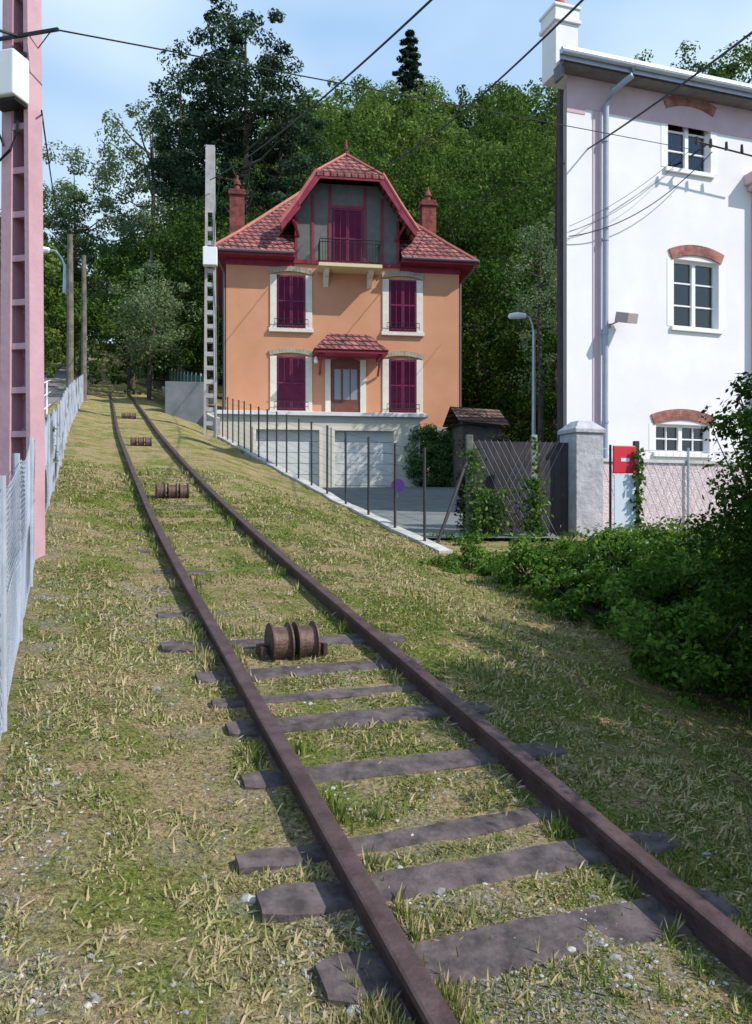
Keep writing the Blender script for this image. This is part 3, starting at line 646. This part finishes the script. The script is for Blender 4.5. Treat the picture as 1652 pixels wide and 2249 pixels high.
b=MB(); b.box(-.11,.13,-.26,-.1,3.275,3.295); b.box(-.1,.12,-.12,.0,3.7,3.73); b.box(-.5,.42,-.12,-.1,3.86,3.885); b.obj('brackets',M_iron,pk)
b=MB(); b.tube([(-.19,-.15,4.6),(-.2,-.15,3.9),(-.2,-.14,3.4),(-.22,-.14,3.0),(-.15,-.12,2.85),(-.02,-.12,2.95),(.03,-.1,3.1),(.03,-.1,3.3)],.012,6)
b.tube([(-.17,-.12,4.6),(-.18,-.12,3.6),(-.17,-.12,3.2),(-.1,-.1,3.0)],.008,6); b.tube([(.14,-.12,3.88),(.24,-.12,3.74),(.38,-.12,3.88)],.005,5)
b.obj('cables',M_wire,pk)
cpz=h1(-5.03,24.2); cp=empty('concrete_utility_pole',(-5.03,24.2,0),math.radians(8)); M_cp=mat('pole_concrete',(.33,.31,.31),(.46,.44,.44),.9,4,.3,20)
b=MB(); zb=cpz-.4; top=11.1
def wid2(z): return .40-.13*(z-zb)/(top-zb)
n=18
for sgn in(-1,1):
    for k in range(n):
        z0=zb+(top-zb)*k/n; z1=zb+(top-zb)*(k+1)/n; a0=wid2(z0)/2*sgn;a1=wid2(z1)/2*sgn;i0=a0-sgn*.075;i1=a1-sgn*.075
        if z0>8.6: i0=0;i1=0
        vs=[(a0,-.11,z0),(i0,-.11,z0),(i0,.11,z0),(a0,.11,z0),(a1,-.11,z1),(i1,-.11,z1),(i1,.11,z1),(a1,.11,z1)]
        b.add(vs,[(0,1,5,4),(1,2,6,5),(2,3,7,6),(3,0,4,7),(4,5,6,7)])
z=zb+.3
while z<8.6: w=wid2(z)/2-.07; b.box(-w,w,-.1,.1,z,z+.13); z+=.42
b.obj('shaft',M_cp,cp); box('junction_box',-.2,.22,-.36,-.12,7.4,7.95,M_white,cp,bevel=.02)
b=MB(); b.tube([(.2,-.2,7.4),(.24,-.15,6),(.22,-.14,4)],.012,5); b.tube([(.1,-.14,7.9),(.16,-.14,9),(.3,-.1,10.2)],.012,5); b.obj('cables',M_wire,cp)
def woodpole(x,y,top,r=.12):
    z=h1(x,y); e=empty('wooden_utility_pole',(x,y,0)); b=MB(); b.tube([(0,0,z-.5),(0.03,0,(z+top)/2),(0.02,0,top)],[r,r*.85,r*.7],10); b.obj('shaft',M_wood,e)
    return e
woodpole(-9.62,25,8.7); woodpole(-11.75,32,10.3); woodpole(-14.1,50,16.6,.13)
def lamp(x,y,zm,dx,zbase,name='street_lamp',r=.05):
    e=empty(name,(x,y,0)); b=MB()
    if zbase is not None: b.tube([(0,0,zbase),(0,0,zm-.2)],[r*1.5,r],8)
    b.tube([(0,0,zm-.25),(dx*.2,0,zm),(dx*.55,0,zm+.22),(dx,0,zm+.25)],r*.6,8); b.obj('arm',M_galv,e)
    b=MB(); s=1 if dx>0 else -1
    b.tube([(dx*.95,0,zm+.25),(dx*1.0,0,zm+.25),(dx+s*.25,0,zm+.26),(dx+s*.5,0,zm+.24),(dx+s*.55,0,zm+.22)],[.05,.08,.11,.09,.03],10); b.obj('head',M_white,e)
lamp(4.95,25,5.9,-.25,.4); lamp(-9.8,25.1,8.0,-.5,6.9)
lr=empty('lane_railing'); b=MB()
for i in range(8):
    y=14+i*1.5; x=float(XC(y))-2.6; z=h1(x,y); b.tube([(x,y,z),(x,y,z+1.2)],.03,6)
    x2=float(XC(y+1.5))-2.6; z2=h1(x2,y+1.5)
    for k in(.4,.8,1.18): b.tube([(x,y,z+k),(x2,y+1.5,z2+k)],.02,5)
b.obj('bars',M_white,lr)
ysl=np.arange(2,70,1.); VV=[]
for y in ysl:
    for k in range(5): x=float(XC(y))-2.9-.8*k; VV.append((x,y,float(H(x,y,False))+.05))
I=np.arange(len(VV)).reshape(len(ysl),5)
npmesh('lane',np.array(VV),np.stack([I[:-1,:-1],I[:-1,1:],I[1:,1:],I[1:,:-1]],-1).reshape(-1,4),[mat('lane_asphalt',(.17,.17,.18),(.24,.24,.25),.9,3)])

# ------------------------------------------------------------------ overhead wires
def wire(a,c,sag,r=.012,name='overhead_wire'):
    a=Vector(a);c=Vector(c); b=MB(); pts=[]
    for k in range(25):
        t=k/24; p=a.lerp(c,t); p.z-=4*sag*t*(1-t); pts.append(p)
    b.tube(pts,r,5,cap=False); b.obj(name,M_wire)
wire((1.25,8,5.8),(-5.0,24,10.0),.25,.016)
wire((2.95,9,6.4),(-.47,31.4,13.4),.5,.017)
wire((4.75,9,5.8),(3.1,35,13.5),.7,.017)
wire((-2.55,6.4,3.87),(6.6,16.6,7.55),-.0,.007)
wire((-2.9,6.5,3.88),(-4.6,4.5,3.6),.05,.012)
wire((-2.75,6.55,3.3),(-9.6,25,8.4),.6,.007)
wire((3.85,15.9,5.5),(7.0,16.6,7.5),.35,.010)
wire((3.85,15.9,5.7),(6.4,16.5,7.5),.15,.005)
wire((3.85,15.9,5.6),(6.5,16.5,7.5),.25,.005)
wire((-5.0,24,9.6),(-9.6,25,8.5),.2,.008); wire((3.4,33,7.7),(4.9,25,6.6),.2,.010)

# ------------------------------------------------------------------ foliage
L_dec=leafmat('foliage_green',(.030,.062,.014),(.085,.145,.030),(.24,.31,.075),.35)
L_drk=leafmat('foliage_conifer',(.016,.034,.020),(.036,.066,.038),(.085,.13,.068),.2)
L_lit=leafmat('foliage_pale',(.08,.13,.06),(.15,.21,.095),(.28,.34,.18),.35)
L_hed=leafmat('foliage_hedge',(.014,.034,.008),(.035,.075,.014),(.09,.155,.03),.3)
def tree(name,x,y,top,R,crown_base,lm,ncl=90,nlf=110,cr=1.0,size=.26,trunk_r=.3,shell=.45,irr=.25,tb=0.,flat=.75,limbs=12):
    z=h1(x,y); e=empty(name,(0,0,0)); c=((x),(y),(top+crown_base)/2); hz=(top-crown_base)/2
    b=MB(); lean=random.uniform(-.5,.5)
    pts=[(x,y,z-.3),(x+.1*lean,y,z+(top-z)*.3),(x+.5*lean,y+.2,z+(top-z)*.6),(x+.4*lean,y,top-hz*.25)]
    b.tube(pts,[trunk_r,trunk_r*.8,trunk_r*.5,trunk_r*.12],9)
    for k in range(limbs):
        t=random.uniform(.35,.85); p=Vector(pts[1]).lerp(Vector(pts[3]),(t-.3)/.7); a=random.uniform(0,6.28); l=R*random.uniform(.5,.9)
        q=p+Vector((math.cos(a)*l,math.sin(a)*l,l*random.uniform(.3,.7))); m_=p.lerp(q,.5)+Vector((0,0,-.1*l))
        b.tube([p,m_,q],[trunk_r*.35,trunk_r*.22,trunk_r*.06],6)
    b.obj('trunk',M_bark,e)
    lv=Leaves(); lv.crown(c,(R,R,hz),ncl,nlf,cr,size,shell=shell,irr=irr,tb=tb,flat=flat); lv.obj('crown',lm,e)
def conifer(name,x,y,top,R,base,lm,layers=16,size=.2,open_=.5,trunk_r=.28):
    z=h1(x,y); e=empty(name); b=MB(); b.tube([(x,y,z-.3),(x+.1,y,(z+top)/2),(x,y,top)],[trunk_r,trunk_r*.7,.05],9)
    lv=Leaves()
    for i in range(layers):
        t=i/(layers-1); zz=base+(top-base)*t
        rr=R*((1-t)**.7)*random.uniform(.8,1.15)+.25
        nb=max(4,int(6*(1-t)+3))
        a0=random.uniform(0,6)
        for k in range(nb):
            if random.random()<open_: continue
            a=a0+6.283*k/nb+random.uniform(-.3,.3); l=rr*random.uniform(.7,1.15)
            q=Vector((x+math.cos(a)*l,y+math.sin(a)*l,zz-.12*l)); b.tube([(x,y,zz),q],[.08*(1-t)+.03,.02],5)
            for s_ in(.3,.6,.9):
                c=Vector((x,y,zz)).lerp(q,s_); lv.crown((c.x,c.y,c.z),(.2*l,.2*l,.18),2,40,.38,size,flat=.35,tb=-.1)
    b.obj('trunk',M_bark,e); lv.obj('needles',lm,e)
tree('pine_tree',-8.0,48,31.2,3.5,19.0,L_drk,105,170,.85,.22,.33,shell=.3,irr=.3,flat=.45,limbs=22,tb=.08)
tree('pine_tree',-5.9,49,27.0,2.6,17.5,L_drk,60,150,.8,.22,.28,shell=.35,irr=.35,flat=.45,limbs=16,tb=.05)
tree('pine_tree',-10.2,50,26,2.4,16.5,L_drk,55,150,.8,.22,.28,shell=.35,irr=.35,flat=.45,limbs=16)
tree('cedar_tree',-13.0,53,31.0,1.9,19,L_drk,80,150,.8,.22,.3,irr=.25)
conifer('spruce_tree',3.6,85,51,2.7,38,L_drk,17,.28,.12,.3)
tree('locust_tree',-16.9,60,32,4.4,16,L_lit,130,130,.9,.24,.3,shell=.3,irr=.3,tb=-.1)
tree('locust_tree',-24.0,63,28,3.3,17,L_lit,80,130,.85,.24,.25,shell=.3,irr=.3,tb=-.1)
tree('pale_shrub_tree',-11.4,40,12.2,2.2,7.0,L_lit,80,90,.55,.14,.12,tb=.05)
tree('willow_tree',6.0,29,11.3,1.0,4.5,L_lit,80,60,.4,.10,.12,irr=.35,tb=.1)
tree('oak_tree',-3.6,60,31,4.6,14,L_dec,150,120,1.2,.27,.35,tb=-.1)
tree('oak_tree',2.2,66,36,5.0,16,L_dec,190,130,1.25,.28,.35,tb=.1)
tree('oak_tree',8.6,52,24,4.6,8,L_dec,190,130,1.15,.25,.35,tb=-.1)
tree('oak_tree',5.0,47,20,3.8,6,L_dec,160,130,1.0,.23,.3,tb=-.25)
tree('oak_tree',10.2,42,18,3.4,3,L_dec,150,120,1.0,.2,.3,tb=-.3)
tree('dark_tree',8.0,36,9.5,2.6,1.5,L_hed,150,120,.8,.16,.2)
tree('dark_tree',4.9,38,13,2.6,2.5,L_hed,150,120,.8,.17,.2)
tree('dark_tree',-9.6,46,17.5,3.2,8,L_dec,150,120,.95,.2,.25,tb=-.3)
tree('dark_tree',-12.8,55,20,3.2,9,L_dec,130,120,1.0,.22,.25,tb=-.3)
lv=Leaves(); bt=MB(); placed=[]
def ftree(x,y,hgt,R,tb=0.):
    z=h1(x,y); size=.0042*y+.03; cov=4*math.pi*R*R*.8; nl=int(cov/(size*size*.28)*1.15); ncl=int(40+R*8); 
    lv.crown((x,y,z+hgt*.55),(R,R,hgt*.5),ncl,max(20,nl//ncl),R*.27,size,shell=.5,irr=.18,tb=tb)
    bt.tube([(x,y,z-.5),(x,y,z+hgt*.6)],[.25,.12],6)
tries=0
while len(placed)<150 and tries<6000:
    tries+=1
    y=46+90*random.random()**1.3; x=random.uniform(-.62*y,.58*y); u=x-float(XC(y))
    if y<110 and -4.2<u<3.9+ (2 if y<60 else 0): continue
    if y<56 and -10<x<5: continue
    if u<-3 and y<55: continue
    px=826+1750*x/y
    if px>1750 or px<-120: continue
    R=random.uniform(3.2,4.8)*(1 if y<90 else 1.2); 
    if any((x-p[0])**2+(y-p[1])**2<(R*.8+p[2]*.6)**2 for p in placed): continue
    hg=random.uniform(10,14); 
    if u<0: hg*=.75; R*=.8
    if u<-14: hg*=.6
    placed.append((x,y,R)); ftree(x,y,hg,R,random.uniform(-.28,.1))
for (x,y,hg,R) in((-14,70,15,4),(-37,118,16,5),(-33,118,15,5),(-42,112,16,5),(-27,112,15,5),(-15.9,52,9,2.2),(-24,57,10,2.6),(-14,38,5,1.4),(-13.2,43,6,1.5),(44,130,17,6),(52,128,18,6),(60,130,20,6)): ftree(x,y,hg,R,-.2)
V,F,T=lv.data(); fo=empty('forest'); npmesh('foliage',V,F,[L_dec],T,fo); bt.obj('trunks',M_bark,fo)
print('forest trees',len(placed),'leaves',len(F))

def blob_leaves(name,blobs,lm,size,extra=None):
    lv=Leaves()
    for (x,y,z,rx,ry,rz,ncl,nlf,cr) in blobs: lv.crown((x,y,z),(rx,ry,rz),ncl,nlf,cr,size,shell=.5,irr=.2)
    e=empty(name); lv.obj('leaves',lm,e)
    b=MB()
    for (x,y,z,rx,ry,rz,ncl,nlf,cr) in blobs:
        for k in range(6):
            a=random.uniform(0,6.28); g=h1(x,y); b.tube([(x,y,g-.1),(x+.5*rx*math.cos(a),y+.5*ry*math.sin(a),z),(x+.9*rx*math.cos(a),y+.9*ry*math.sin(a),z+rz*.7)],[.02,.012,.003],5)
    b.obj('stems',M_bark,e); return e
blob_leaves('tall_hedge',[(3.25,1.9,-.15,.5,.5,1.2,80,150,.24),(2.95,2.6,.0,.55,.5,1.3,80,150,.24),(2.75,3.4,.1,.65,.7,1.35,130,170,.24),(2.95,4.4,.05,.65,.8,1.35,120,170,.24),(3.25,5.6,0,.75,.8,1.2,130,170,.24),(3.6,6.8,0,.75,.8,1.05,110,160,.24),(4.3,5.5,.1,.9,1.5,1.3,90,140,.3)],L_hed,.05)
bsh=blob_leaves('bush',[(1.9,8.6,-.7,.6,.5,.38,80,140,.16),(2.6,8.0,-.65,.65,.6,.5,90,150,.18),(1.1,9.5,-.72,.5,.45,.26,60,120,.14),(2.6,7.0,-.8,.6,.6,.42,80,150,.16),(3.4,8.2,-.65,.6,.5,.5,80,130,.18),(2.2,7.6,-.9,.6,.5,.33,60,120,.14),(2.3,5.9,-1.0,.5,.6,.35,60,120,.14)],leafmat('foliage_bush',(.03,.07,.012),(.10,.19,.03),(.22,.34,.07),.4),.05)
P=np.stack([rng.uniform(1.8,3.1,120),rng.uniform(7.0,8.2,120),rng.uniform(-.7,-.1,120)],1); fl=Leaves(); fl.pts(P,.028); fl.obj('flowers',M_white,bsh)
lvv=Leaves()
for (x,y,z0,z1,r,n) in((1.4,11.55,-.6,.95,.12,900),(1.75,11.9,-.6,.35,.25,900),(2.35,11.8,-.6,.5,.16,900),(2.36,11.8,-.2,1.1,.05,200),(3.12,9.45,-.8,.75,.05,350),(1.2,11.3,-.7,-.3,.3,500)):
    P=np.stack([x+rng.normal(size=n)*r*.6,y+rng.normal(size=n)*r*.5,z0+(z1-z0)*rng.random(n)**1.2],1); lvv.pts(P,.07)
iv=empty('ivy'); lvv.obj('leaves',leafmat('ivy_leaf',(.03,.07,.012),(.08,.15,.028),(.16,.26,.06),.3),iv)
blob_leaves('dry_shrub',[(1.65,12.5,.35,.3,.25,.85,60,110,.16),(2.1,13.2,.5,.35,.25,.75,50,110,.16)],leafmat('dry_foliage',(.02,.018,.014),(.045,.04,.028),(.08,.075,.05),.2),.06)
b=MB(); b.box(2.32,2.40,11.85,11.93,-.9,1.15); b.obj('fence_post',M_cp)
blob_leaves('hedge',[(2.0,31.3,2.0,.9,.6,1.35,90,130,.35),(3.1,31.5,2.0,.9,.6,1.3,90,130,.35)],leafmat('foliage_mid',(.04,.09,.03),(.08,.16,.05),(.13,.22,.07),.3),.1)
blob_leaves('shrub',[(-3.9,8.0,-.2,.45,.6,.8,60,120,.2),(-4.8,10,.4,.6,.8,1.1,80,120,.25)],leafmat('foliage_yellow',(.06,.09,.015),(.13,.17,.03),(.3,.32,.05),.3),.06)
lv=Leaves(); tb_=MB()
for (x,y,top,R) in((-20.5,38,14,3.3),(-20,44,16.5,2.8),(-18.2,32,9.5,2.5),(-25,46,17,4),(-26.5,56,20,3.4),(-14.5,24,6,1.8),(-17,27,7.5,2.2)):
    z=h1(x,y); lv.crown((x,y,(z+top)/2),(R,R,(top-z)/2),110,120,R*.26,.0045*y+.02,shell=.5); tb_.tube([(x,y,z-.3),(x,y,(z+top)/2)],[.2,.1],6)
e=empty('roadside_trees'); lv.obj('foliage',L_dec,e); tb_.obj('trunks',M_bark,e)

# ------------------------------------------------------------------ grass blades
n=620000
Y=1.25*np.exp(rng.random(n)**.85*math.log(14/1.25)); X=(rng.random(n)*1.04-.52)*Y
keep=(X>XC(Y)-FO+.04)&(X<XE(Y)-.05)
X=X[keep];Y=Y[keep];n=len(X)
u=(X-XC(Y))*.933
keep=np.ones(n,bool)
for off in(-.475,.475): keep&=np.abs(u-off)>.05
sl=np.ones(n)
for y in sy:
    x0,y0,_,nn,dd=tr(y,0); al=(X-x0)*dd[0]+(Y-y0)*dd[1]; la=(X-x0)*nn[0]+(Y-y0)*nn[1]
    cover=.03 if y<5.3 else .3
    sl[(np.abs(al)<.09)&(np.abs(la)<.58)]=cover; sl[(np.abs(al)<.09)&(np.abs(la)>=.58)&(np.abs(la)<.85)]=.3
mask=fbm(X*1.3+9,Y*1.3,4); m2=fbm(X*7,Y*7,3)
nearrail=np.exp(-((np.abs(np.abs(u)-.475)-.09)/.04)**2)
gv=gravelf(X-XC(Y),Y)
dens=np.clip((mask-.30)*2.4+(m2-.5)*3.0,0.04,1)*(1-.7*gv)
clump=fbm(X*3+70,Y*3,3)
keep&=rng.random(n)<np.clip(dens*sl+.5*nearrail*sl*(clump>.5),0,1)
X=X[keep];Y=Y[keep];u=u[keep];mask=mask[keep];m2=m2[keep];nr=nearrail[keep];clump=clump[keep]; n=len(X)
Z=H(X,Y)
tall=((nr>.3)*(clump>.54)*(rng.random(n)<.6)+(rng.random(n)<.12)*(clump>.68))*(Y>1.9)
ln=(.006+.011*rng.random(n)+.06*tall*rng.random(n))*(1+Y*.06)
dry=np.clip(fbm(X*.9+40,Y*.9,3)*1.7-.45+.4*(X<XC(Y)-.55)*(Y<4.5),0,1)
isdry=rng.random(n)<dry*.8
w=(.0011+.0011*rng.random(n))*(1+Y*.5)
an=rng.random(n)*6.283; ti=np.where(isdry,1.5,1.1)*(rng.random(n)**.6); ti=np.where(tall>0,ti*.45,ti)
ln=np.where(isdry&(tall==0)&(rng.random(n)<.3),ln*3.0,ln)
dx=np.cos(an)*np.sin(ti);dy=np.sin(an)*np.sin(ti);dz=np.cos(ti)+.05
base=np.stack([X,Y,Z-.001],1); d=np.stack([dx,dy,dz],1); p=np.stack([-np.sin(an),np.cos(an),np.zeros(n)],1)
V=np.stack([base-p*w[:,None],base+p*w[:,None],base+d*(ln*.55)[:,None]+p*(w*.7)[:,None]+[0,0,.002],base+d*ln[:,None]-np.array([0,0,1])*(ln*.12)[:,None]],1).reshape(-1,3)
T=np.where(isdry,.60+.40*rng.random(n),.45*rng.random(n)+.1*(m2>.5))
gm_=leafmat('grass_blades',(.08,.13,.022),(.23,.27,.07),(.56,.43,.28),.3)
npmesh('grass',V,np.arange(len(V)).reshape(-1,4),[gm_],T); print('blades',n)
b=MB(); ico=[(0,0,1)]+[(math.cos(a)*.9,math.sin(a)*.9,.3) for a in np.arange(5)*1.2566]+[(math.cos(a)*.9,math.sin(a)*.9,-.4) for a in np.arange(5)*1.2566+.6]+[(0,0,-1)]
icf=[(0,1+i,1+(i+1)%5) for i in range(5)]+[(1+i,6+i,1+(i+1)%5) for i in range(5)]+[(1+(i+1)%5,6+i,6+(i+1)%5) for i in range(5)]+[(6+(i+1)%5,6+i,11) for i in range(5)]
k=0;tries=0
while k<3800 and tries<40000:
    tries+=1
    y=1.4*math.exp(random.random()**1.2*1.9); uu=random.uniform(-1.65,1.3)
    if random.random()>float(gravelf(uu,y))**1.3+.03: continue
    x=float(XC(y))+uu
    if fbm(np.array([x*2.5]),np.array([y*2.5]))[0]<.47 and random.random()<.88: continue
    if abs(x)/y>.5: continue
    s=random.uniform(.003,.0075)*(1+.9*(random.random()<.1)+2.2*(random.random()<.015)); z=h1(x,y); M=Matrix.Translation((x,y,z+s*.05))@Matrix.Rotation(random.random()*6,4,'Z')@Matrix.Diagonal((s*random.uniform(.7,1.6),s,s*random.uniform(.4,.8),1))
    b.add([M@(Vector(v)*random.uniform(.75,1.15)) for v in ico],icf,random.choice((0,1,1))); k+=1
b.obj('gravel',[mat('stone_light',(.34,.33,.31),(.48,.46,.44),.9,30),mat('stone_grey',(.19,.18,.165),(.30,.29,.27),.9,30)]); print('stones',k)

# ------------------------------------------------------------------ distant car
cz_=h1(-34.6,101)+.05
car=empty('parked_car',(-34.7,101.,cz_),math.radians(20)); M_car=mat('car_paint',(.6,.65,.75),rough=.3,spec=.6)
b=MB(); sec=[(-2.0,.35,.75),(-1.9,.3,.95),(-1.0,.3,1.0),(1.6,.3,1.0),(2.0,.35,.8)]
vs=[]
for (y,z0,z1) in sec: vs+=[(-.85,y,z0),(.85,y,z0),(.82,y,z1),(-.82,y,z1)]
fs=[]
for i in range(4):
    for k in range(4): fs.append((i*4+k,i*4+(k+1)%4,(i+1)*4+(k+1)%4,(i+1)*4+k))
fs+=[(0,1,2,3),(19,18,17,16)]; b.add(vs,fs); 
b.add([(-.6,-.4,1.48),(.6,-.4,1.48),(.6,1.1,1.48),(-.6,1.1,1.48),(-.6,-.4,1.44),(.6,-.4,1.44),(.6,1.1,1.44),(-.6,1.1,1.44)],[(0,1,2,3),(0,4,5,1)])
b.obj('body',M_car,car,bevel=.04)
b=MB(); b.add([(-.78,-1.1,1.0),(.78,-1.1,1.0),(.78,1.6,1.0),(-.78,1.6,1.0),(-.6,-.4,1.43),(.6,-.4,1.43),(.6,1.1,1.43),(-.6,1.1,1.43)],[(0,1,5,4),(1,2,6,5),(2,3,7,6),(3,0,4,7)]); b.obj('windows',M_gl,car)
b=MB()
for x in(-.85,.67):
    for y in(-1.3,1.3): b.tube([(x,y,.32),(x+.18,y,.32)],.32,16)
b.obj('wheels',M_iron,car)

# ------------------------------------------------------------------ light, world, camera
sd=Vector((.678,-.274,.682)).normalized()
sl_=bpy.data.lights.new('sun','SUN'); sl_.energy=5.0; sl_.angle=math.radians(.5); sl_.color=(1,.955,.88)
so=bpy.data.objects.new('sun',sl_); COL.objects.link(so); so.rotation_euler=sd.to_track_quat('Z','Y').to_euler(); so.location=(10,-5,20)
w=bpy.data.worlds.new('World'); S.world=w; w.use_nodes=True; N=w.node_tree.nodes; L=w.node_tree.links; bg=N['Background']
sk=N.new('ShaderNodeTexSky'); sk.sky_type='NISHITA'; sk.sun_disc=False; sk.sun_elevation=math.asin(sd.z); sk.sun_rotation=math.atan2(sd.x,sd.y); sk.air_density=1.0; sk.dust_density=.3; sk.ozone_density=2.0
tc=N.new('ShaderNodeTexCoord'); mp=N.new('ShaderNodeMapping'); mp.inputs['Scale'].default_value=(1.,1.,2.2); L.new(tc.outputs['Generated'],mp.inputs[0])
nz=N.new('ShaderNodeTexNoise'); nz.inputs['Scale'].default_value=1.6; nz.inputs['Detail'].default_value=4; nz.inputs['Roughness'].default_value=.45; L.new(mp.outputs[0],nz.inputs[0])
rp=N.new('ShaderNodeValToRGB'); rp.color_ramp.elements[0].position=.38; rp.color_ramp.elements[1].position=.64; rp.color_ramp.elements[0].color=(0,0,0,1); rp.color_ramp.elements[1].color=(.95,.95,.95,1); L.new(nz.outputs[0],rp.inputs[0])
bl=N.new('ShaderNodeMix'); bl.data_type='RGBA'; bl.inputs[0].default_value=.7; L.new(sk.outputs[0],bl.inputs[6]); bl.inputs[7].default_value=(2.0,4.1,7.4,1)
mx=N.new('ShaderNodeMix'); mx.data_type='RGBA'; L.new(rp.outputs[0],mx.inputs[0]); L.new(bl.outputs[2],mx.inputs[6]); mx.inputs[7].default_value=(4.9,6.1,7.0,1)
L.new(mx.outputs[2],bg.inputs[0]); bg.inputs[1].default_value=.15
cam=bpy.data.cameras.new('camera'); cam.sensor_fit='VERTICAL'; cam.sensor_height=24; cam.sensor_width=24; cam.lens=24*1750/2249; cam.clip_end=2000; cam.clip_start=.05
co=bpy.data.objects.new('camera',cam); COL.objects.link(co); co.location=(0,0,0); co.rotation_euler=(math.radians(90),0,0); S.camera=co
S.view_settings.view_transform='Standard'; S.view_settings.look='None'; S.view_settings.exposure=0
